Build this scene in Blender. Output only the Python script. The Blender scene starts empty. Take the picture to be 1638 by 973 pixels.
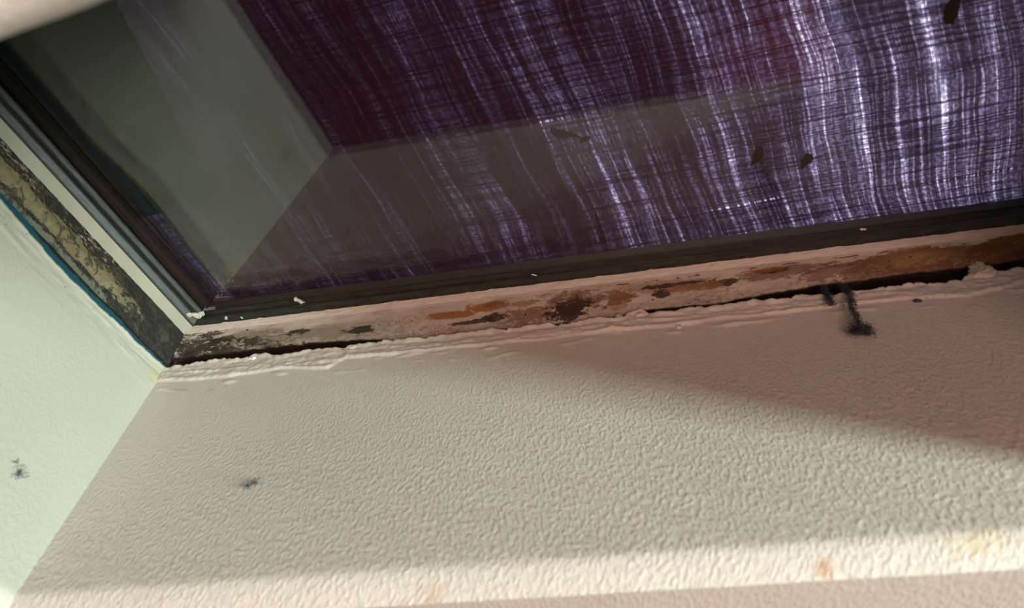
import bpy, math, random
from mathutils import Vector, Matrix, noise
random.seed(7)
SC = bpy.context.scene
C = SC.collection

# ------------------------------------------------------------------ units
# The skylight is laid out in shaft-depth units: glass at z=0, room ceiling at z=-1,
# x along the front shaft wall, y<0 inside the shaft. One unit is 0.4 m.
S = 0.4
Z0 = 2.8
def W(p): return Vector((S*p[0], S*p[1], Z0 + S*p[2]))
DIR_Y = Vector((-0.27762, -0.96069, 0.0))     # direction of the left shaft wall, away from the corner
DOWN = Vector((0.23833, -0.16285, -1.0))      # direction of the shaft's corner, downwards
DIR_X = Vector((1, 0, 0))

# ------------------------------------------------------------------ camera
cam = bpy.data.cameras.new('camera'); co = bpy.data.objects.new('camera', cam); C.objects.link(co)
R = ((0.9836, -0.11789, -0.13649), (0.17429, 0.8159, 0.5513), (0.04637, -0.56605, 0.82306))   # columns right, down, forward
m = Matrix([[R[i][0], -R[i][1], -R[i][2]] for i in range(3)]).to_4x4()
m.translation = W((1.26106, -1.03067, -1.56480))
co.matrix_world = m
cam.sensor_width = 36.0; cam.lens = 1070.0/1638*36; cam.clip_start = 0.01; cam.clip_end = 100
cam.dof.use_dof = True; cam.dof.focus_distance = 1.9*S; cam.dof.aperture_fstop = 5.0
SC.camera = co

# ------------------------------------------------------------------ world and light
wd = bpy.data.worlds.new('sky'); SC.world = wd; wd.use_nodes = True
wd.node_tree.nodes['Background'].inputs[0].default_value = (0.86, 0.80, 1.0, 1)     # flat overcast daylight
wd.node_tree.nodes['Background'].inputs[1].default_value = 2.6
def area(name, loc, target, w, h, col, power, spread=180):
    l = bpy.data.lights.new(name, 'AREA'); l.shape = 'RECTANGLE'; l.size = w; l.size_y = h
    l.color = col; l.energy = power; l.spread = math.radians(spread)
    o = bpy.data.objects.new(name, l); C.objects.link(o)
    o.location = W(loc); d = W(target) - W(loc)
    o.rotation_euler = d.to_track_quat('-Z', 'Y').to_euler()
    return o
area('room_window_light', (9.0, -3.2, -4.75), (1.0, -.3, -.6), 1.9, .50, (.78, 1.0, .95), 235)
area('pink_bounce_fill', (2.0, -3.4, -6.3), (1.0, -.2, -.7), 1.0, 1.0, (1.0, .62, .52), 37)  # added fill, stands in for pinkish light bounced up from the room
sp = bpy.data.lights.new('red_floor_spot', 'SPOT'); sp.energy = 70; sp.color = (1.0, .20, .10); sp.spot_size = math.radians(75); sp.spot_blend = 1.0; sp.shadow_soft_size = .05  # added spot without a known source, reddens the floor mirrored in the glass
so = bpy.data.objects.new('red_floor_spot', sp); C.objects.link(so); so.location = W((4.1, 1.7, -4.6))
SC.view_settings.view_transform = 'Standard'; SC.view_settings.look = 'None'
SC.view_settings.exposure = 0.0; SC.view_settings.gamma = 1.0; SC.view_settings.use_curve_mapping = False

# ------------------------------------------------------------------ helpers
def tag(o, label=None, cat=None, group=None, kind=None):
    if label: o['label'] = label
    if cat: o['category'] = cat
    if group: o['group'] = group
    if kind: o['kind'] = kind
    return o
def empty(name, p=(0, 0, 0)):
    o = bpy.data.objects.new(name, None); C.objects.link(o); o.location = W(p); o.empty_display_size = .02
    return o
def mesh(name, V, F, mat, parent=None, uv=None, smooth=True, origin=None):
    """V in shaft units; the object's origin is put at origin (shaft units)"""
    me = bpy.data.meshes.new(name)
    o0 = W(origin) if origin is not None else (W((0, 0, 0)) if parent is None else Vector(parent.location))
    me.from_pydata([tuple(W(v) - o0) for v in V], [], F); me.update()
    if uv:
        l = me.uv_layers.new(name='uv')
        for lp in me.loops: l.data[lp.index].uv = uv[lp.vertex_index]
    if smooth: me.polygons.foreach_set('use_smooth', [True]*len(me.polygons))
    me.materials.append(mat)
    o = bpy.data.objects.new(name, me); C.objects.link(o)
    if parent:
        o.parent = parent; o.location = o0 - Vector(parent.location)
    else: o.location = o0
    return o
def facing(o, d):
    me = o.data; n = Vector((0, 0, 0))
    for p in list(me.polygons): n += p.normal*p.area
    if n.dot(d) < 0: me.flip_normals()
    return o
def grid(nu, nv, fn, uvfn=None):
    V, F, U = [], [], []
    for i in range(nu):
        for j in range(nv):
            V.append(fn(i, j)); U.append(uvfn(i, j) if uvfn else (i/(nu-1), j/(nv-1)))
    for i in range(nu-1):
        for j in range(nv-1):
            a = i*nv+j; F.append((a, a+nv, a+nv+1, a+1))
    return V, F, U
def box(a, b):
    V = [(x, y, z) for x in (a[0], b[0]) for y in (a[1], b[1]) for z in (a[2], b[2])]
    F = [(0, 1, 3, 2), (4, 6, 7, 5), (0, 4, 5, 1), (2, 3, 7, 6), (0, 2, 6, 4), (1, 5, 7, 3)]
    return V, F
def interp(T, x):
    if x <= T[0][0]: return T[0][1]
    for (a, b), (c, d) in zip(T, T[1:]):
        if x <= c: return b + (d-b)*(x-a)/max(1e-6, c-a)
    return T[-1][1]
def sstep(a, b, x):
    t = max(0, min(1, (x-a)/(b-a))); return t*t*(3-2*t)
def nz(x, y=0, z=0): return noise.noise(Vector((x, y, z)))

# ------------------------------------------------------------------ material building
class M:
    def __init__(s, name):
        s.m = bpy.data.materials.new(name); s.m.use_nodes = True; s.t = s.m.node_tree; s.t.nodes.clear()
        s.out = s.t.nodes.new('ShaderNodeOutputMaterial')
    def n(s, t, **k):
        nd = s.t.nodes.new(t)
        for a, b in k.items(): setattr(nd, a, b)
        return nd
    def put(s, sock, v):
        if isinstance(v, bpy.types.NodeSocket): s.t.links.new(v, sock)
        else: sock.default_value = v
    def ma(s, op, a, b=0.0, c=0.0, clamp=False):
        nd = s.n('ShaderNodeMath', operation=op, use_clamp=clamp)
        s.put(nd.inputs[0], a); s.put(nd.inputs[1], b); s.put(nd.inputs[2], c); return nd.outputs[0]
    def add(s, a, b): return s.ma('ADD', a, b)
    def sub(s, a, b): return s.ma('SUBTRACT', a, b)
    def mul(s, a, b): return s.ma('MULTIPLY', a, b)
    def ss(s, v, a, b, lo=0.0, hi=1.0):
        nd = s.n('ShaderNodeMapRange', interpolation_type='SMOOTHSTEP')
        s.put(nd.inputs[0], v); nd.inputs[1].default_value = a; nd.inputs[2].default_value = b
        nd.inputs[3].default_value = lo; nd.inputs[4].default_value = hi; return nd.outputs[0]
    def vec(s, x, y, z=0.0):
        nd = s.n('ShaderNodeCombineXYZ'); s.put(nd.inputs[0], x); s.put(nd.inputs[1], y); s.put(nd.inputs[2], z); return nd.outputs[0]
    def noise(s, v, scale=1.0, detail=2.0, rough=.5, dist=0.0):
        nd = s.n('ShaderNodeTexNoise'); s.put(nd.inputs['Vector'], v); nd.inputs['Scale'].default_value = scale
        nd.inputs['Detail'].default_value = detail; nd.inputs['Roughness'].default_value = rough
        nd.inputs['Distortion'].default_value = dist; return nd.outputs[0]
    def uv(s):
        nd = s.n('ShaderNodeUVMap', uv_map='uv'); sp = s.n('ShaderNodeSeparateXYZ'); s.t.links.new(nd.outputs[0], sp.inputs[0])
        return nd.outputs[0], sp.outputs[0], sp.outputs[1]
    def mix(s, f, a, b):
        nd = s.n('ShaderNodeMix', data_type='RGBA'); s.put(nd.inputs[0], f)
        for i, v in ((6, a), (7, b)):
            if isinstance(v, bpy.types.NodeSocket): s.t.links.new(v, nd.inputs[i])
            else: nd.inputs[i].default_value = (*v, 1)
        return nd.outputs[2]
    def bump(s, h, dist, strength=1.0):
        nd = s.n('ShaderNodeBump'); s.put(nd.inputs['Height'], h); nd.inputs['Distance'].default_value = dist
        s.put(nd.inputs['Strength'], strength); return nd.outputs[0]
    def pbr(s, col, rough=.6, bump=None, spec=.5, metal=0.0):
        p = s.n('ShaderNodeBsdfPrincipled')
        if isinstance(col, bpy.types.NodeSocket): s.t.links.new(col, p.inputs['Base Color'])
        else: p.inputs['Base Color'].default_value = (*col, 1)
        s.put(p.inputs['Roughness'], rough); s.put(p.inputs['Specular IOR Level'], spec); p.inputs['Metallic'].default_value = metal
        if bump: s.t.links.new(bump, p.inputs['Normal'])
        s.t.links.new(p.outputs[0], s.out.inputs[0]); return s.m
    def spot(s, u, v, n, u0, v0, ru, rv, k=1.6, soft=.35, off=0.0):
        """blotch around (u0, v0) whose border is torn by the noise n"""
        a = s.mul(s.sub(u, u0), 1/ru); b = s.mul(s.sub(v, v0), 1/rv)
        d = s.ma('SQRT', s.add(s.mul(a, a), s.mul(b, b)))
        r = s.add(s.sub(1.0+off, d), s.mul(s.sub(n, .5), k*2))
        return s.ss(r, 0, soft)

def plain(name, col, rough=.6, spec=.5, metal=0.0, var=.0, scale=30):
    m = M(name)
    if var:
        tc = m.n('ShaderNodeTexCoord'); n = m.noise(tc.outputs['Object'], scale, 4, .6)
        return m.pbr(m.mix(n, tuple(c*(1-var) for c in col), tuple(min(1, c*(1+var)) for c in col)), rough, m.bump(n, .001, .5), spec, metal)
    return m.pbr(col, rough, None, spec, metal)

def plaster(name, base, rough_lo=.25, rough_hi=1.0, stains=(), specks=True, wall='front'):
    m = M(name); uvv, u, v = m.uv()
    # rolled paint: small raised dabs, coarser towards the bottom and the right
    warp = m.vec(m.add(m.mul(u, 1.1), m.add(m.mul(v, .12), m.mul(m.noise(uvv, 14, 2), .04))), m.mul(v, .62), 0.0)
    n1 = m.noise(warp, 135, 3, .6, .15)
    n2 = m.noise(uvv, 190, 2, .5)
    n3 = m.noise(m.vec(m.mul(u, 6.0), m.mul(v, 60.0)), 1.0, 3, .5)
    dab = m.add(m.add(m.mul(m.ss(n1, .44, .66), 1.25), m.mul(n1, .5)), m.mul(n2, .30))
    amt = m.add(m.ss(m.add(v, m.mul(u, .16)), .25, 1.05, rough_lo*.8, rough_hi), m.mul(m.sub(m.noise(uvv, 7, 3), .5), 1.1))
    h = m.add(m.mul(dab, amt), m.mul(n3, .10))
    b = m.bump(h, .00031, 1.0)
    var = m.noise(uvv, 2.2, 3)
    col = m.mix(m.ss(var, .3, .7), tuple(c*.95 for c in base), base)
    n4 = m.noise(uvv, 34, 5, .65, .4)
    for (u0, v0, ru, rv, c, k) in stains:
        f = m.mul(m.spot(u, v, n4, u0, v0, ru, rv, 1.3, 1.0), k)
        col = m.mix(f, col, c)
    if specks:
        dots = m.ss(m.noise(uvv, 75, 1, .5), .735, .765)
        near = m.ss(v, .20, .34, 1.0, 0.0)
        col = m.mix(m.mul(m.mul(dots, near), .8), col, (.05, .05, .03))
        dirt = m.mul(m.mul(m.ss(m.noise(uvv, 16, 4, .7), .5, .75), m.ss(v, .18, .25, 1, 0)), .45)
        col = m.mix(dirt, col, (.35, .36, .26))
    return m.pbr(col, .40, b, .45)

BASE = (.72, .68, .61)
m_front = plaster('front_wall_paint', BASE, .15, 1.35, [
    (1.302, .984, .022, .020, (.58, .32, .15), .7), (1.50, .972, .06, .030, (.66, .55, .28), .5),
    (.736, .992, .03, .02, (.6, .42, .28), .5), (.50, .33, .30, .14, (.55, .53, .45), .25)], True)
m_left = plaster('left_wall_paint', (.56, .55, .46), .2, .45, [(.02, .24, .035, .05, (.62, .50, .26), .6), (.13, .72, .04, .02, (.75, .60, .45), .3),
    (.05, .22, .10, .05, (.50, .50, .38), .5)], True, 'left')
m_ceil = plaster('ceiling_paint', (.58, .51, .455), .9, 1.0, [], False)
m_side = plaster('side_wall_paint', BASE, .4, 1.0, [], False)

# ------------------------------------------------------------------ the shaft walls
TOP = [(0.0, .190), (0.066, 0.187), (0.107, 0.182), (0.159, 0.176), (0.209, 0.186), (0.251, 0.189), (0.267, 0.171), (0.30, .178), (0.336, 0.197), (0.43, 0.183), (0.45, 0.184), (0.529, 0.195), (0.54, 0.187), (0.57, 0.187), (0.642, 0.183), (0.675, 0.183), (0.738, 0.191), (0.8, 0.189), (0.869, 0.191), (0.938, 0.187), (0.956, 0.202), (1.024, 0.191), (1.071, 0.188), (1.088, 0.207), (1.197, 0.188), (1.232, 0.209), (1.303, 0.169), (1.327, 0.194), (1.374, 0.204), (1.417, 0.193), (1.491, 0.199), (1.585, 0.196), (1.615, 0.209), (1.686, 0.192), (1.722, 0.211), (1.768, 0.214), (1.794, 0.206), (1.887, 0.205), (1.951, 0.198), (1.958, 0.212), (2.028, 0.211), (2.049, 0.199), (2.078, 0.180), (2.10, 0.176), (2.12, 0.186), (2.132, 0.191), (2.187, 0.182), (2.7, .19)]
RID = [(0, .25), (0.065, 0.267), (0.183, 0.275), (0.355, 0.262), (0.483, 0.289), (0.529, 0.243), (0.644, 0.252), (0.773, 0.255), (0.933, 0.259), (1.026, 0.264), (1.104, 0.257), (1.21, 0.256), (1.388, 0.267), (1.465, 0.26), (1.587, 0.263), (1.722, 0.258), (1.894, 0.263), (1.995, 0.282), (2.059, 0.266), (2.135, 0.246), (2.7, .25)]
LTOP = [(0, .183), (0.035, 0.192), (0.092, 0.198), (0.172, 0.199), (0.255, 0.207), (0.337, 0.21), (0.408, 0.206), (0.503, 0.192), (0.564, 0.184), (1.3, .19)]
NF = DIR_X.cross(DOWN).normalized()          # front wall normal
if NF.y > 0: NF = -NF
NL = DIR_Y.cross(DOWN).normalized()
if NL.x < 0: NL = -NL
def top_front(s):
    return interp(TOP, s) + .006*nz(s*60, 3) + .005*nz(s*140, 9)
def front_pt(s, h, off=0.0): return DIR_X*s + DOWN*h + NF*off
def left_pt(r, h, off=0.0): return DIR_Y*r + DOWN*h + NL*off
def K(h, o):
    # the corner line of both walls pushed back by o
    return DOWN*h + DIR_X*(o/NL.dot(DIR_X)) + DIR_Y*(o/NF.dot(DIR_Y))
def smear(s, h):
    """height of the trowelled filler strip along the wall's upper edge"""
    rid = interp(RID, s) + .006*nz(s*14, 1.7) + .003*nz(s*55, 4)
    d = 0.0; lf = .45 + .55*sstep(-.1, .9, s)
    inside = 1 - sstep(rid-.004, rid+.004, h)
    d += inside*(.0040 + .0030*lf*nz(s*6, h*55, 2) + .0020*nz(s*26, h*70, 5) + .0020*nz(s*80, h*90, 8))
    d += .0040*math.exp(-((h-rid+.004)/.0036)**2)*max(0, .4 + 1.2*nz(s*7, 8))*sstep(-.2, .7, s)
    rid2 = rid - .035 + .012*nz(s*6, 31)
    d += .004*math.exp(-((h-rid2)/.004)**2)*max(0, nz(s*5, 12)*2.2)
    edge = interp(TOP, s)
    d += .006*math.exp(-((h-edge)/.010)**2)*(.7 + .8*nz(s*45, 17))
    # torn crumbs left below the strip
    t = max(0, nz(s*16, h*40, 21) - .22)*math.exp(-((h-rid-.02)/.05)**2)
    d += .010*t
    return d
HB = .952; YC = 1.0
SX0, SX1, DS = 0.0, 2.52, .0044
ns = int((SX1-SX0)/DS)
hs_fine = [i/36 for i in range(37)]
def front_row(s):
    t = top_front(s)
    hs = [t + (.33-t)*q for q in hs_fine] + [.36, .42, .52, .64, .76, .86, .92, .944]
    P = [K(t+.012, -.030)+DIR_X*s, K(t+.002, -.012)+DIR_X*s]
    U = [(s, t), (s, t)]
    for h in hs:
        P.append(front_pt(s, h, smear(s, h) if h < .40 else 0)); U.append((s, h))
    # eased bottom edge, then sharp arris at the ceiling
    for h, o in ((.952, -.0004), (.958, -.002), (.967, -.0068), (.978, -.014), (.989, -.022), (1.0, -.0315)):
        P.append(K(h, o)+DIR_X*s + NF*(.0012*nz(s*8, h*30))); U.append((s, h))
    return P, U
V, F, U = [], [], []
nr = None
for i in range(ns+1):
    P, u = front_row(SX0 + i*DS); nr = len(P); V += P; U += u
for i in range(ns):
    for j in range(nr-1):
        a = i*nr+j; F.append((a, a+1, a+nr+1, a+nr))
wf = mesh('wall_front', V, F, m_front, None, U); tag(wf, kind='structure'); facing(wf, NF)

def lrow(r):
    t = interp(LTOP, r) + .0035*nz(r*40, 5) + .003*nz(r*120, 15)
    P = [K(t+.010, -.03)+DIR_Y*r, K(t+.002, -.010)+DIR_Y*r]; U = [(r, t), (r, t)]
    for q in [i/24 for i in range(25)]:
        h = t + (.32-t)*q
        d = .004*math.exp(-((h-t)/.008)**2) + .0035*max(0, nz(r*9, h*60, 3))*math.exp(-((h-.25)/.05)**2) + .002*nz(r*30, h*30, 9)*(1-sstep(.2, .32, h))
        rr = t + .032 + .006*nz(r*9, 7)
        d -= .0035*math.exp(-((h-rr)/.0028)**2)*max(0, .25+1.2*nz(r*7, 13))
        P.append(left_pt(r, h, d)); U.append((r, h))
    for h in (.4, .6, .8, .944): P.append(left_pt(r, h)); U.append((r, h))
    for h, o in ((.952, -.0004), (.958, -.002), (.967, -.0068), (.978, -.014), (.989, -.022), (1.0, -.0315)):
        P.append(K(h, o)+DIR_Y*r); U.append((r, h))
    return P, U
V, F, U = [], [], []
nl = 300
for i in range(nl+1):
    P, u = lrow(i*1.06/nl); nr = len(P); V += P; U += u
for i in range(nl):
    for j in range(nr-1):
        a = i*nr+j; F.append((a, a+nr, a+nr+1, a+1))
facing(tag(mesh('wall_left', V, F, m_left, None, U), kind='structure'), NL)

# right and far walls of the shaft (mirror the taper), outside the frame except for a rounded arris
YF = 1.115                                  # far wall, measured along DIR_Y at the glass
DOWN_R = Vector((-.25, -.163, -1.0))
XR = 2.50
def right_pt(r, h, off=0): return Vector((XR, 0, 0)) + DIR_Y*r + DOWN_R*h + Vector((off, 0, 0))
V, F, U = grid(24, 12, lambda i, j: right_pt(-.0+1.15*i/23, -.04+1.04*j/11), lambda i, j: (1.15*i/23, -.04+1.04*j/11))
tag(mesh('wall_right', V, F, m_side, None, U), kind='structure')
def back_pt(x, h, bul=0.0):
    # far wall: runs along x; its lower arris is close to the camera
    y = -1.07 + .093*h - .14*(max(.55, min(1.15, x)) - .83)
    return Vector((x, y - bul, -h))
prof = [(.16, 0), (.5, 0), (.8, 0), (.93, 0), (.965, .003), (.985, .012), (.996, .026), (1.0, .045)]
V, F, U = grid(120, len(prof), lambda i, j: back_pt(-.3+3.0*i/119, prof[j][0], prof[j][1]) + Vector((0, .004*nz(i*.25, j), 0)), lambda i, j: (3*i/119, prof[j][0]))
facing(tag(mesh('wall_back', V, F, m_side, None, U), kind='structure'), Vector((0, 1, 0)))

# ceiling around the opening, room shell
zc = -1.0
A = front_pt(0, 1, -.0315); B = front_pt(SX1+.2, 1, -.0315)
cy = A.y
V, F, U = grid(60, 24, lambda i, j: Vector((-6+18*i/59, cy + 9.0*(j/23)**2, zc)), lambda i, j: (-6+18*i/59, 9*(j/23)**2))
ceil = tag(mesh('ceiling', V, F, m_ceil, None, U), kind='structure'); facing(ceil, Vector((0, 0, -1)))
def slab(name, a, b, mat, parent=None):
    V, F = box(a, b); U = [(v[0], v[1]) for v in V]
    return mesh(name, V, F, mat, parent, U, smooth=False)
Lb = K(1, -.0315)+DIR_Y*1.06
slab('ceiling_left', (-6, -9, zc), (-.05, cy, zc+.03), m_ceil, ceil)
# strip between the slanted left arris and the straight slab
L0 = K(1, -.0315)
V = [(-.05, cy, zc), (L0.x, cy, zc), (Lb.x, Lb.y, zc), (-.05, Lb.y, zc)]
mesh('ceiling_strip', V, [(0, 1, 2, 3)], m_ceil, ceil, [(v[0], v[1]) for v in V], False)
V, F, U = grid(60, 8, lambda i, j: (lambda P: Vector((P.x, P.y - 8.0*(j/7)**2, zc)))(back_pt(-3+15*i/59, 1.0, .045)), lambda i, j: (.3*i, 8*(j/7)**2))
facing(mesh('ceiling_back', V, F, m_ceil, ceil, U), Vector((0, 0, -1)))
Ra, Rb = right_pt(0, 1), right_pt(1.15, 1)
V = [(Ra.x-.02, cy, zc), (12, cy, zc), (12, -1.1, zc), (Rb.x, -1.1, zc)]
mesh('ceiling_strip', V, [(0, 1, 2, 3)], m_ceil, ceil, [(v[0], v[1]) for v in V], False)

m_room = plain('room_wall_paint', (.42, .30, .26), .8, .2)
m_floor = plain('floor_carpet', (.16, .035, .028), .9, .1, 0, .3, 12)
for nm, a, b in (('wall_room_left', (-6.1, -9, -7), (-6, 9, zc)), ('wall_room_right', (12, -9, -7), (12.1, 9, zc)),
                 ('wall_room_front', (-6, 8.9, -7), (12, 9, zc)), ('wall_room_back', (-6, -9.1, -7), (12, -9, zc))):
    tag(slab(nm, a, b, m_room), kind='structure')
tag(slab('floor', (-6, -9, -7.1), (12, 9, -7), m_floor), kind='structure')

# ------------------------------------------------------------------ the roof window
win = tag(empty('window_1', (0, 0, 0)), kind='structure')
# cross-section of the wooden frame, from the glass side lip down to behind the plaster:  z, x (left jamb), y (front sill)
PROF = [(-.0624, .0882, -.0778), (-.0632, .070, -.067), (-.0650, .0525, -.0570), (-.074, .052, -.0535), (-.088, .0515, -.050),
        (-.104, .050, -.0470), (-.120, .046, -.0420), (-.136, .041, -.0350), (-.150, .038, -.0260), (-.163, .030, -.0130),
        (-.176, .018, .004), (-.185, .008, .018), (-.20, .0, .03)]
def stack(P, n):
    out = []
    for a, b in zip(P, P[1:]):
        for k in range(n): out.append(tuple(a[i] + (b[i]-a[i])*k/n for i in range(3)))
    out.append(P[-1]); return out
PF = stack(PROF[2:], 3)

def trim_front():
    m = M('stained_sill_paint'); uvv, u, v = m.uv()
    n = m.noise(m.vec(m.mul(u, 1.0), m.mul(v, 2.4)), 17, 7, .66, .7)
    nf = m.noise(m.vec(m.mul(u, 1.0), m.mul(v, 2.0)), 60, 5, .7, .4)
    nn = m.add(m.mul(n, .52), m.mul(nf, .48))
    col = m.mix(m.ss(m.noise(uvv, 8, 3), .3, .7), (.44, .39, .335), (.54, .485, .42))
    DK, BR, RU, AM, MO, GY = (.035, .018, .012), (.16, .065, .028), (.31, .125, .032), (.31, .18, .068), (.022, .018, .012), (.20, .165, .12)
    def sp(c, col, u0, v0, ru, rv, k=1.0, kk=1.6, soft=.35, nz_=nn):
        return m.mix(m.mul(m.spot(u, v, nz_, u0, v0, ru, rv, kk, soft), k), col, c)
    # grime low on the sill, deepened to paint in shade towards the recess
    low = m.mul(m.ss(m.add(v, m.mul(m.sub(nn, .5), .10)), .115, .165), .75)
    col = m.mix(low, col, (.22, .16, .11))
    col = sp(GY, col, .42, .125, .34, .042, .85, 1.0, .8)
    col = sp(GY, col, .20, .12, .20, .06, .8, 1.0, .6)
    for a in ((.05, .13, .11, .07), (.13, .15, .10, .035), (.24, .13, .05, .02), (.30, .155, .06, .015), (.36, .11, .035, .012), (.55, .125, .05, .012), (.14, .105, .05, .016)):
        col = sp(MO, col, *a, .92, 3.2, .45)
    # rust coloured run
    col = sp(RU, col, .80, .103, .085, .013, .95, 1.1); col = sp(RU, col, .90, .090, .075, .016, .95, 1.3); col = sp(AM, col, 1.0, .094, .045, .012, .9, 1.3)
    col = sp(BR, col, .92, .088, .035, .008, .7, 1.5)
    col = sp(DK, col, .88, .128, .11, .006, .9, 1.2); col = sp(DK, col, .93, .124, .04, .012, .95, 1.6)
    col = sp(BR, col, 1.02, .128, .09, .022, .75, 1.8)
    # black-brown blotch
    col = sp(BR, col, 1.13, .11, .09, .040, .8, 2.0); col = sp(DK, col, 1.125, .125, .060, .030, .95, 2.3, .2)
    col = sp(BR, col, 1.26, .108, .05, .022, .9, 1.6); col = sp(RU, col, 1.25, .125, .03, .016, .5, 1.6)
    col = sp((.30, .15, .07), col, 1.36, .095, .16, .022, .6, 1.7)
    for a in ((1.40, .095, .10, .008), (1.47, .108, .09, .010), (1.36, .115, .03, .012), (1.53, .106, .03, .013)):
        col = sp(DK, col, *a, .95, 1.6, .25)
    col = sp((.30, .15, .055), col, 1.44, .11, .09, .014, .8, 1.4)
    col = sp(BR, col, 1.66, .100, .14, .024, .75, 1.9); col = sp(DK, col, 1.64, .092, .05, .009, .9, 1.6); col = sp(RU, col, 1.62, .085, .05, .010, .5, 1.8)
    col = sp(BR, col, 1.78, .12, .09, .03, .7, 1.8); col = sp(BR, col, 1.86, .105, .09, .012, .6, 1.7)
    # two large amber runs with a dark rim at the right
    col = sp((.16, .078, .032), col, 1.99, .140, .21, .072, .95, .55, .15, nn)
    col = sp(AM, col, 1.975, .112, .12, .040, .95, .6, .8)
    col = sp((.19, .065, .022), col, 2.04, .155, .16, .030, .85, 1.0, .9)
    col = sp((.15, .055, .016), col, 2.24, .125, .16, .060, .97, .45, .12)
    col = sp((.055, .024, .010), col, 2.27, .15, .14, .040, .9, .9, .5)
    # torn filaments of mould and flaking paint
    fz = m.noise(m.vec(m.mul(u, 1.0), m.mul(v, 2.6)), 24, 6, .62, 1.6)
    ri = m.ss(m.ma('ABSOLUTE', m.sub(fz, .5)), .006, .022, 1, 0)
    where = m.mul(m.ss(m.noise(m.vec(m.mul(u, 5.0), m.mul(v, 9.0), 7.0), 1, 3, .6), .46, .56), m.mul(m.ss(v, .082, .10), m.ss(u, .05, .12)))
    col = m.mix(m.mul(m.mul(ri, where), .85), col, (.07, .035, .018))
    wh = m.mul(m.mul(m.ss(m.ma('ABSOLUTE', m.sub(fz, .56)), .004, .016, 1, 0), where), .6)
    col = m.mix(wh, col, (.50, .44, .37))
    # hairline cracks along the moulding's edge
    ln = m.add(v, m.mul(m.sub(m.noise(m.vec(m.mul(u, 30.0), 0.0), 1, 4, .7), .5), .012))
    d = m.ma('ABSOLUTE', m.sub(ln, .075))
    cr = m.mul(m.mul(m.ss(d, .0012, .003, 1, 0), m.ss(m.noise(m.vec(m.mul(u, 14.0), 3.0), 1, 4, .7), .50, .56)), m.ss(u, .85, 1.3, .25, 1))
    col = m.mix(cr, col, (.13, .05, .03))
    dots = m.ss(m.noise(uvv, 42, 1), .74, .76)
    col = m.mix(m.mul(dots, .85), col, DK)
    # shade of the gap below the sill, painted near-black onto its underside
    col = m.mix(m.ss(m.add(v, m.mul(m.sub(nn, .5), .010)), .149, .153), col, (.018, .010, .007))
    b = m.bump(m.add(nf, m.mul(n, 1.5)), .0012, .6)
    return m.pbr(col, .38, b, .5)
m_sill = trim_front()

def trim_left():
    m = M('mouldy_jamb_paint'); uvv, u, v = m.uv()
    n = m.noise(m.vec(m.mul(u, 1.0), m.mul(v, 2.0)), 15, 7, .68, .6)
    nf = m.noise(m.vec(m.mul(u, 1.0), m.mul(v, 1.6)), 70, 5, .7, .5)
    nn = m.add(m.mul(n, .6), m.mul(nf, .4))
    col = (.155, .13, .065)
    col = m.mix(m.ss(n, .35, .65), col, (.225, .195, .10))
    vv = m.add(v, m.mul(m.sub(nn, .5), .055))
    near = m.ss(u, .05, .42, 1, 0)
    MO = (.012, .010, .007)
    # the upper face: pinkish old paint eaten by mould
    up = m.ss(vv, .100, .106, 1, 0)
    pk = m.mix(m.ss(m.add(nf, m.mul(near, -.12)), .50, .56), MO, (.34, .26, .21))
    brn = m.mix(m.ss(n, .42, .6), pk, MO)
    col = m.mix(up, col, brn)
    lo = m.ss(vv, .139, .142)
    grey = m.mix(m.ss(vv, .146, .150), MO, (.13, .14, .10))
    col = m.mix(lo, col, grey)
    # mould overruns everything near the corner
    f = m.ss(m.add(m.mul(near, .34), nn), .66, .72)
    col = m.mix(f, col, MO)
    f2 = m.mul(m.ss(m.noise(uvv, 28, 6, .7, .9), .53, .58), .92)
    col = m.mix(f2, col, (.045, .035, .018))
    return m.pbr(col, .5, m.bump(m.add(nf, n), .0022, .8), .4)
m_jamb = trim_left()
m_lipL = M('jamb_edge_paint'); _u, _a, _b = m_lipL.uv()
m_lipL = m_lipL.pbr(m_lipL.mix(m_lipL.ss(m_lipL.noise(_u, 10, 4), .3, .7), (.50, .56, .45), (.57, .63, .51)), .45, m_lipL.bump(m_lipL.noise(_u, 70, 3), .0006, .6), .5)
def lip_front():
    m = M('sill_edge_paint'); uvv, u, v = m.uv()
    n = m.noise(m.vec(u, m.mul(v, 3.0)), 26, 5, .65, .5)
    col = m.mix(m.ss(n, .3, .7), (.48, .43, .37), (.60, .55, .48))
    cr = m.mul(m.ss(m.noise(m.vec(u, m.mul(v, 4.0)), 30, 6, .7, 1.0), .645, .665), .8)
    col = m.mix(cr, col, (.16, .09, .06))
    return m.pbr(col, .45, m.bump(n, .0018, .8), .5)
m_lipF = lip_front()

XE = 2.72
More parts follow.
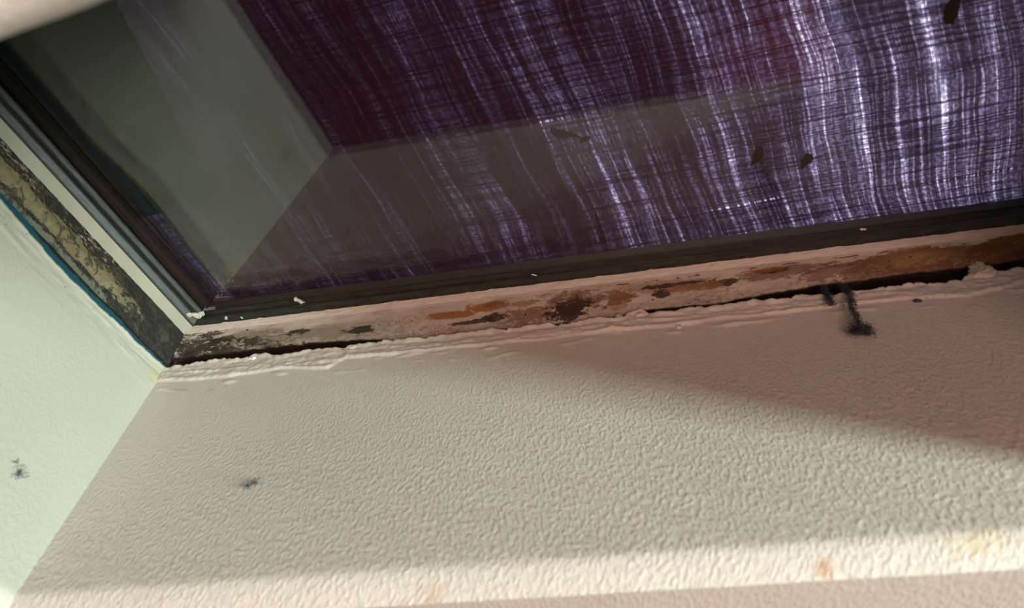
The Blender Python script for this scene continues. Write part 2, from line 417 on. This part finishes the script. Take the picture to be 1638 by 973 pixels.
# lip of the sill (underside, uneven paint skin) and the sill's moulded face
def lipf(i, j):
    s = i*.006; q = j/6
    x = .0882 + (.0525-.0882)*q + s
    z = PROF[0][0] + (PROF[2][0]-PROF[0][0])*q - .0035*math.exp(-((q-.9)/.2)**2)*(.6+.7*nz(s*12, 3))
    y = PROF[0][2] + (PROF[2][2]-PROF[0][2])*q
    if j == 0: y -= .0035*max(0, nz(s*45, 5)) + .003*max(0, nz(s*14, 15)) + .004*max(0, nz(s*110, 25)-.3)
    return Vector((x, y, z - .0018*nz(s*30, q*4, 7)))
nF = int(2.66/.006)
V, F, U = grid(nF, 7, lipf, lambda i, j: (i*.006, j*.006))
lip = mesh('sill_lip', V, F, m_lipF, win, U)
def sillf(i, j):
    z, xl, y = PF[j]; s = i*.006
    D = interp([(0, .134), (.40, .132), (.60, .150), (.72, .172), (1.22, .178), (1.32, .162), (1.5, .166), (1.66, .148), (1.78, .138), (2.7, .132)], s) + .004*nz(s*7, 55)
    if z < -.150:                       # underside, turning back into the dark gap
        q = (-z-.150)/.05; z = -D - .002*q; y = -.024 + .080*q
    elif z < -.066: z = -.066 + (z+.066)*(D-.066)/.084
    k = sstep(0, .02, s)
    dz = 0
    yy = y - k*(.0028*nz(s*9, z*30, 1) + .0022*nz(s*35, z*60, 4) + .004*max(0, nz(s*8, z*40, 14)-.15))
    return Vector((xl+s, yy, z))
V, F, U = grid(nF, len(PF), sillf, lambda i, j: (i*.006, -PF[j][0]))
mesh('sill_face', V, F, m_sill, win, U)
def lipl(i, j):
    r = i*.006; q = j/4
    z = PROF[0][0] + (PROF[2][0]-PROF[0][0])*q
    x = PROF[0][1] + (PROF[2][1]-PROF[0][1])*q; y = PROF[0][2] + (PROF[2][2]-PROF[0][2])*q
    if j == 4: x += .0025*nz(r*30, 8) + .0015*nz(r*90, 18)
    return Vector((x, y, z)) + DIR_Y*r
nL = int(1.08/.006)
V, F, U = grid(nL, 5, lipl, lambda i, j: (i*.006, j*.006)); F = [f[::-1] for f in F]
mesh('jamb_lip', V, F, m_lipL, win, U)
def jambf(i, j):
    z, x, yf = PF[j]; r = i*.006; k = sstep(0, .02, r)
    bead = .006*math.exp(-((z+.122)/.016)**2)*sstep(.05, .25, r)
    return Vector((x + k*(.003*nz(r*10, z*40, 1) + .0025*nz(r*40, z*60, 4)) + bead, yf, z)) + DIR_Y*r
V, F, U = grid(nL, len(PF), jambf, lambda i, j: (i*.006, -PF[j][0])); F = [f[::-1] for f in F]
mesh('jamb_face', V, F, m_jamb, win, U)

# rubber gasket: from the lip up to the glass, stepped
def gasket_mat():
    m = M('gasket_rubber'); uvv, u, v = m.uv()
    n = m.noise(m.vec(u, m.mul(v, 6.0)), 22, 5, .6, .3)
    return m.pbr(m.mix(m.ss(n, .35, .7), (.021, .024, .020), (.042, .046, .038)), .42, m.bump(n, .0008, .5), .5)
m_gask = gasket_mat()
GP = [(0, -.0600), (.004, -.046), (.0115, -.042), (.0115, -.030), (.006, -.026), (.006, -.012), (.013, -.008), (.013, -.0008)]   # inset from lip, z
def gask(front):
    def f(i, j):
        d, z = GP[j]; t = i*.012
        x, y = PROF[0][1] - .002 , PROF[0][2] + .002
        if front: return Vector((x + t + d*.6, y - d, z + .0008*nz(t*20, j)))
        return Vector((x + d, y - d*.6, z + .0008*nz(t*20, j))) + DIR_Y*t
    n = int((2.62 if front else 1.1)/.012)
    V, F, U = grid(n, len(GP), f, lambda i, j: (i*.012, j*.006))
    if not front: F = [q[::-1] for q in F]
    return mesh('gasket', V, F, m_gask, win, U)
gask(True); gask(False)

# glass: two panes with a metal spacer between them
def glass():
    m = M('window_glass')
    fr = m.n('ShaderNodeFresnel'); fr.inputs[0].default_value = 1.41
    tr = m.n('ShaderNodeBsdfTransparent'); tr.inputs[0].default_value = (.93, .95, .94, 1)
    gl = m.n('ShaderNodeBsdfGlossy'); gl.inputs['Roughness'].default_value = 0.0; gl.inputs[0].default_value = (.76, .69, .60, 1)
    mx = m.n('ShaderNodeMixShader'); m.t.links.new(fr.outputs[0], mx.inputs[0]); m.t.links.new(tr.outputs[0], mx.inputs[1]); m.t.links.new(gl.outputs[0], mx.inputs[2])
    m.t.links.new(mx.outputs[0], m.out.inputs[0]); return m.m
m_glass = glass()
for z0 in (0.0, .045):
    V, F = box((-.5, -1.3, z0), (2.9, .06, z0+.008))
    mesh('glass_pane', V, F, m_glass, win, smooth=False)
m_sp = plain('spacer_metal', (.12, .13, .12), .45, .5, .3)
def bar(name, pts0, pts1, mat, parent):
    n = len(pts0); V = list(pts0)+list(pts1); F = [(i, (i+1) % n, n+(i+1) % n, n+i) for i in range(n)] + [tuple(range(n))[::-1], tuple(range(n, 2*n))]
    return mesh(name, V, F, mat, parent, smooth=False)
def bars(name, d0, d1, z0, z1, mat):
    """frame-parallel bars: front and left, between insets d0 (outer) and d1 (inner) from the lip"""
    X0, Y0 = PROF[0][1], PROF[0][2]
    q = [(d0, z0), (d1, z0), (d1, z1), (d0, z1)]
    bar(name, [Vector((X0+d*.75, Y0-d, z)) for d, z in q], [Vector((2.66, Y0-d, z)) for d, z in q], mat, win)
    bar(name, [Vector((X0+d, Y0-d*.75, z)) for d, z in q], [Vector((X0+d, Y0-d*.75, z))+DIR_Y*1.1 for d, z in q], mat, win)
bars('spacer_bar', -.03, .011, .009, .044, m_sp)
m_wood = plain('dark_curb_wood', (.025, .022, .018), .8, .2, 0, .3, 40)
bars('curb', -.30, -.035, -.02, .055, m_wood)
bars('curb', -.30, -.10, -.21, -.02, m_wood)
bars('curb', -.34, -.135, -.97, -.21, m_wood)
bars('curb', -.40, -.30, -.97, .055, m_wood)
# far and right members of the frame
slab('curb', (2.74, -1.3, -.2), (3.0, .25, .055), m_wood, win)
slab('curb', (-.75, -1.5, -.2), (3.0, -1.045, .055), m_wood, win)

# blue edge band between jamb and plaster
m_blue = M('blue_tape'); _u, _a, _b = m_blue.uv()
_n = m_blue.noise(m_blue.vec(m_blue.mul(_a, 24.0), m_blue.mul(_b, 1.5)), 1, 5, .65)
m_blue = m_blue.pbr(m_blue.mix(m_blue.ss(m_blue.add(_b, m_blue.mul(m_blue.sub(_n, .5), .7)), .74, .80), (.006, .085, .13), (.016, .014, .010)), .5, None, .4)
def blue(i, j):
    r = .012 + i*.006
    lt = interp(LTOP, r)
    q = j/4
    w = .060 + .008*nz(r*6, 44) - .016*sstep(.35, .0, r)
    h = lt + .012 - w*q
    off = .001 - .016*q
    P = left_pt(r, h, 0)
    return Vector((P.x - .002 - .0045*q + .002*nz(r*25, q*2, 6), P.y, P.z))
V, F, U = grid(int(1.0/.006), 5, blue); F = [f[::-1] for f in F]
tp = mesh('blue_tape', V, F, m_blue, None, U, origin=blue(40, 2))
tag(tp, 'narrow blue tape strip peeking out between mouldy window jamb and left wall', 'tape')

# ------------------------------------------------------------------ cloth over the glass
def cloth_mat():
    m = M('purple_woven_cloth'); uvv, x, y = m.uv()          # uv = shaft x and y
    v0 = m.sub(x, m.mul(y, .285))                            # across the warp
    wob = m.mul(m.sub(m.noise(m.vec(m.mul(v0, 1.5), m.mul(y, 2.6)), 1, 1.5, .5), .5), .07)
    wob2 = m.mul(m.sub(m.noise(m.vec(m.mul(v0, 14.0), m.mul(y, 9.0)), 1, 2, .5), .5), .012)
    v = m.add(m.add(v0, wob), wob2)
    yy = m.add(m.add(y, m.mul(x, .05)), m.mul(m.sub(m.noise(m.vec(m.mul(x, 3.0), m.mul(y, 6.0)), 1, 2), .5), .02))
    one = lambda f, g, off, det=1.0, r=.5: m.noise(m.vec(m.mul(v, f), m.mul(yy, g), off), 1, det, r)
    broad = m.ss(one(6.0, .8, 1.0, 2), .36, .66)
    med = m.ss(one(30, 1.6, 5.0, 2), .42, .66)
    fine = m.ss(one(115, 3.0, 9.0, 2), .47, .70)
    hair = m.ss(one(70, 1.2, 13.0, 2, .6), .655, .73)
    hair2 = m.ss(one(22, .9, 17.0, 3, .6), .67, .74)
    weft = m.ss(m.noise(m.vec(m.mul(yy, 150.0), m.mul(v, 2.5), 2.0), 1, 2, .6), .36, .58)
    weft2 = m.ss(m.noise(m.vec(m.mul(yy, 26.0), m.mul(v, .8), 21.0), 1, 3, .6), .30, .60, .84, 1)
    knots = m.ss(m.noise(m.vec(m.mul(v, 110.0), m.mul(yy, 110.0)), 1, 1), .40, .65, .45, 1.0)
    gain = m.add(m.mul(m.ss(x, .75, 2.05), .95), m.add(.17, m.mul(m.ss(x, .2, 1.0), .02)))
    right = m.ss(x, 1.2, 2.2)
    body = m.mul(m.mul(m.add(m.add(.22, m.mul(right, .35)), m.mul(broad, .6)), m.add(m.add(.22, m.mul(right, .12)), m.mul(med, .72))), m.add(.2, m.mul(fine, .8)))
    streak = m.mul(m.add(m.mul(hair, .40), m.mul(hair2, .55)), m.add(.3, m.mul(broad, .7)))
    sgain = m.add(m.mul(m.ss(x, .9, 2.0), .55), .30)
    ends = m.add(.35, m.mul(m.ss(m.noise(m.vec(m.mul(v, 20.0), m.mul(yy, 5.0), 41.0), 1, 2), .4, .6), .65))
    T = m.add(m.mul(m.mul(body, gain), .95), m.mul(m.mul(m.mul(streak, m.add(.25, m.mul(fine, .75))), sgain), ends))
    T = m.mul(m.mul(T, m.add(.25, m.mul(weft, .75))), m.mul(weft2, knots))
    # a few pulled weft threads leaving a line of open mesh
    for (cx, cyy, w) in ((1.66, -.165, .10), (2.22, -.16, .12), (1.18, -.47, .05)):
        ln = m.mul(m.ss(m.ma('ABSOLUTE', m.sub(yy, cyy+cx*.05)), .0015, .004, 1, 0), m.ss(m.ma('ABSOLUTE', m.sub(x, cx)), w*.7, w, 1, 0))
        T = m.add(T, m.mul(m.mul(ln, fine), .5))
    T = m.ma('MINIMUM', T, 1.0)
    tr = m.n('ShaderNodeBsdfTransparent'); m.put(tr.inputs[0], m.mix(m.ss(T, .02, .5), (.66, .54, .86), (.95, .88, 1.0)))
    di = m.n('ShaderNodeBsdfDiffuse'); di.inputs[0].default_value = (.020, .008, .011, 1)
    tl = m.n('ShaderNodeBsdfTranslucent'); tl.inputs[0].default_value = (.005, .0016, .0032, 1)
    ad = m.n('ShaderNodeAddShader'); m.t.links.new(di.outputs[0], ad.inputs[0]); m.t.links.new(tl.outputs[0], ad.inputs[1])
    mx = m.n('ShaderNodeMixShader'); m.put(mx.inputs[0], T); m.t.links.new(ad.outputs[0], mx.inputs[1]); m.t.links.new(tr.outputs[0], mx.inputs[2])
    m.t.links.new(mx.outputs[0], m.out.inputs[0]); return m.m
m_cloth = cloth_mat()
def cl(i, j):
    x = -.55 + 3.5*i/139; y = -1.35 + 1.55*j/69
    return Vector((x, y, .066 + .004*nz(x*3, y*2) + .003*nz(x*9 - y*2.6, y*1.2, 4)))
V, F, U = grid(140, 70, cl, lambda i, j: (-.55+3.5*i/139, -1.35+1.55*j/69))
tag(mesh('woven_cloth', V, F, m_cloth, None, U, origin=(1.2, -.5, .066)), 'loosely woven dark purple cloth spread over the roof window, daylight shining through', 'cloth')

# opaque dark felt lying on the far left of the panes, under the cloth
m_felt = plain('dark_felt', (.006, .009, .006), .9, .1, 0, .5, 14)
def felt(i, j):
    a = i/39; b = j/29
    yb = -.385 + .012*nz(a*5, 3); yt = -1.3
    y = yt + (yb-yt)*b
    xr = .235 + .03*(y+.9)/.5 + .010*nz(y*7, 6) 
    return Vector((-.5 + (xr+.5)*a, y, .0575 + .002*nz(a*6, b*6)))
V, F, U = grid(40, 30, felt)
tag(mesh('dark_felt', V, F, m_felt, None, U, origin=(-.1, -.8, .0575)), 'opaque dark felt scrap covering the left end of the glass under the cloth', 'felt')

# ------------------------------------------------------------------ small things
def blob(name, p, size, mat, seed=0, flat=1.0, parent=None, nrm=None, rough=.35, sub=3):
    """an irregular lump: distorted icosphere, flattened along nrm"""
    import bmesh
    bm = bmesh.new(); bmesh.ops.create_icosphere(bm, subdivisions=sub, radius=1.0)
    q = Vector(nrm or (0, 0, 1)).to_track_quat('Z', 'Y').to_matrix()
    V = []
    for v in bm.verts:
        c = v.co; k = 1 + rough*nz(c.x*1.7+seed, c.y*1.7, c.z*1.7) + rough*.6*nz(c.x*4+seed, c.y*4, c.z*4)
        w = Vector((c.x*size[0]*k, c.y*size[1]*k, c.z*size[2]*k*flat)); V.append(Vector(p) + q @ w)
    F = [tuple(v.index for v in f.verts) for f in bm.faces]; bm.free()
    return mesh(name, V, F, mat, parent, [(v.x*1.0, v.y) for v in V], origin=None if parent else p)
m_fill = plain('filler', (.70, .64, .56), .55, .4, 0, .06, 80)
# lumps of filler squeezed out along the wall's upper edge
for k, (s, h, a, b, c) in enumerate([(2.105, .172, .024, .013, .030), (2.118, .150, .012, .009, .022), (2.09, .195, .03, .012, .018), (.545, .192, .018, .008, .011), (.530, .199, .010, .006, .008), (1.245, .194, .010, .007, .008), (1.30, .196, .014, .007, .010),
                                     (.26, .192, .010, .006, .007), (1.36, .276, .006, .004, .007), (.93, .248, .008, .004, .006), (.98, .247, .010, .004, .006), (1.96, .213, .008, .005, .005)]):
    p = front_pt(s, h, .002)
    blob('filler_lump', p, (a, c, b), m_fill, k*3.1, 1, wf, NF, .55)

m_flake = plain('paint_flake', (.66, .68, .60), .5, .4)
flakes = [((.0945, -.1115, -.045), .021, 'curled cream paint flake at the corner of the glass, left one of a touching pair'),
          ((.1170, -.1060, -.045), .024, 'curled cream paint flake at the corner of the glass, right one of a touching pair'),
          ((.1900, -.0840, -.046), .009, 'tiny pale paint flake on dark gasket, just right of the touching pair'),
          ((.2380, -.0800, -.049), .006, 'smallest pale paint flake on dark gasket near the corner'),
          ((.4060, -.0910, -.012), .019, 'ragged white paint flake clinging to dark gasket below the glass'),
          ((1.084, -.0917, -.034), .007, 'pale paint crumb on dark gasket near the middle of the sill'),
          ((1.931, -.0910, -.010), .009, 'cream paint crumb on dark gasket toward the right end of the sill')]
for k, (p, r, lb) in enumerate(flakes):
    P0 = Vector(p); r *= 1.25; V = [P0 + Vector((0, 0, -.003))]; n = 11
    for i in range(n):
        a = 2*math.pi*i/n; rr = r*(.55 + .55*abs(nz(i*.9 + k*7, 2)) + .35*math.cos(2*a + k))
        V.append(P0 + Vector((rr*math.cos(a)*.8 + .25*rr*math.sin(a), rr*math.sin(a)*.6 - .0*rr, -.002 - .25*r*math.sin(a*2+k)**2)))
    nV = len(V); V += [v + Vector((0, 0, .0015)) for v in V]
    F = [(0, i+1, (i+1) % n + 1) for i in range(n)] + [(nV, nV+(i+1) % n + 1, nV+i+1) for i in range(n)] + [(i+1, nV+i+1, nV+(i+1) % n+1, (i+1) % n+1) for i in range(n)]
    o = mesh('paint_flake', V, F, m_flake, None, smooth=False, origin=p)
    tag(o, lb, 'paint flake', 'paint flakes stuck along the gasket')

m_dust = plain('dusty_web', (.055, .068, .075), .9, .1)
def fuzz(name, path, width, count, label, seed, endblob=None, wallfn=front_pt):
    """a sooty cobweb strand: hundreds of short fine fibres tangled about a path (s, h, off)"""
    rnd = random.Random(seed); V, F = [], []
    P = [wallfn(*q) for q in path]
    L = [0]
    for a, b in zip(P, P[1:]): L.append(L[-1] + (b-a).length)
    def at(t):
        d = t*L[-1]
        for i in range(len(P)-1):
            if d <= L[i+1]: return P[i].lerp(P[i+1], (d-L[i])/(L[i+1]-L[i]))
        return P[-1]
    def fibre(c, ln, th):
        d = Vector((rnd.gauss(0, 1), rnd.gauss(0, 1)*.5, rnd.gauss(0, 1))).normalized(); cur = c - d*ln/2
        side = d.orthogonal().normalized()*th; up = d.cross(side).normalized()*th
        base = len(V); n = 4
        for k in range(n):
            for q in (side, -side*.5+up*.87, -side*.5-up*.87): V.append(cur + q)
            cur = cur + d*ln/(n-1); d = (d + Vector((rnd.gauss(0, .45), rnd.gauss(0, .3), rnd.gauss(0, .45)))).normalized()
        for k in range(n-1):
            for q in range(3):
                a = base+k*3+q; b = base+k*3+(q+1) % 3; F.append((a, b, b+3, a+3))
    for i in range(count):
        t = rnd.random(); w = width*(.55 + .5*t)
        fibre(at(t) + Vector((rnd.gauss(0, w), rnd.gauss(0, w*.3)-.002, rnd.gauss(0, w))), rnd.uniform(.008, .022), rnd.uniform(.0003, .0006))
    if endblob:
        c, w, n = endblob; c = wallfn(*c)
        for i in range(n): fibre(c + Vector((rnd.gauss(0, w*1.25), rnd.gauss(0, w*.3), rnd.gauss(0, w*.7))), rnd.uniform(.008, .024), rnd.uniform(.0003, .0006))
    o = mesh(name, V, F, m_dust, None, origin=P[0]); tag(o, label, 'cobweb')
    return o
fuzz('cobweb', [(1.742, .180, .012), (1.723, .230, .014), (1.713, .256, .014), (1.705, .271, .012)], .0042, 230, 'short sooty cobweb strand hanging from the gap below the stained sill', 1)
fuzz('cobweb', [(1.785, .178, .012), (1.769, .232, .016), (1.747, .279, .018), (1.723, .320, .018), (1.709, .358, .016), (1.694, .391, .014)], .0040, 430,
     'long sooty cobweb strand ending in a fluffy tuft on the front wall', 2, ((1.693, .398, .012), .011, 300))
fuzz('cobweb', [(.145, .745, .004), (.128, .752, .006), (.120, .765, .006), (.112, .760, .005), (.135, .772, .004)], .006, 34, 'thin dark tangle of web stuck low on the pale left wall', 3, None, left_pt)
fuzz('dust_fibre', [(.364, .729, .003), (.378, .722, .004), (.388, .716, .004)], .0025, 26, 'tiny dark dust fibre on the plain middle of the front wall', 4)
C.objects[-1]['category'] = 'dust'
o = blob('dirt_speck', front_pt(1.888, .279, .001), (.0085, .0065, .004), m_dust, 2, 1, None, NF); tag(o, 'round black dirt speck on filler ridge right of the cobweb strands', 'dirt')
# bits of dead leaf lying on the outer pane
m_leaf = plain('dead_leaf', (.018, .014, .010), .8, .2)
def leaf(p, ln, wd_, ang, label, seed):
    V, F = [], []; n = 12
    for i in range(n+1):
        t = i/n; w = wd_*math.sin(math.pi*min(1, t**.75*.98+.01))*(1+.5*nz(t*6, seed)); c = ln*(t-.5)
        bend = .18*ln*math.sin(t*3+seed)
        for q in (-1, 0, 1):
            lx, ly = c, bend + q*w
            V.append(Vector(p) + Vector((lx*math.cos(ang)-ly*math.sin(ang), lx*math.sin(ang)+ly*math.cos(ang), .0015+.002*abs(q))))
    m0 = len(V); V += [v+Vector((0, 0, .0012)) for v in V]
    for i in range(n):
        for q in range(2):
            a = i*3+q; F.append((a, a+1, a+4, a+3)); F.append((m0+a, m0+a+3, m0+a+4, m0+a+1))
    o = mesh('leaf_fragment', V, F, m_leaf, None, origin=p); tag(o, label, 'leaf', 'dead leaf bits between glass and cloth')
leaf((1.215, -.438, .053), .075, .012, .75, 'dark leaf scrap on the glass in the middle of the window', 1)
leaf((1.262, -.410, .053), .035, .007, .2, 'small dark leaf bit just right of the middle leaf scrap', 2)
leaf((1.675, -.305, .053), .055, .013, 2.0, 'dark upright leaf scrap on the glass above the cobweb strands, left of two', 3)
leaf((1.797, -.268, .053), .042, .014, 1.6, 'dark rounded leaf scrap on the glass, right of two above the cobweb strands', 4)
leaf((2.09, -.576, .053), .055, .020, 1.0, 'dark leaf scrap near the upper right of the window', 5)
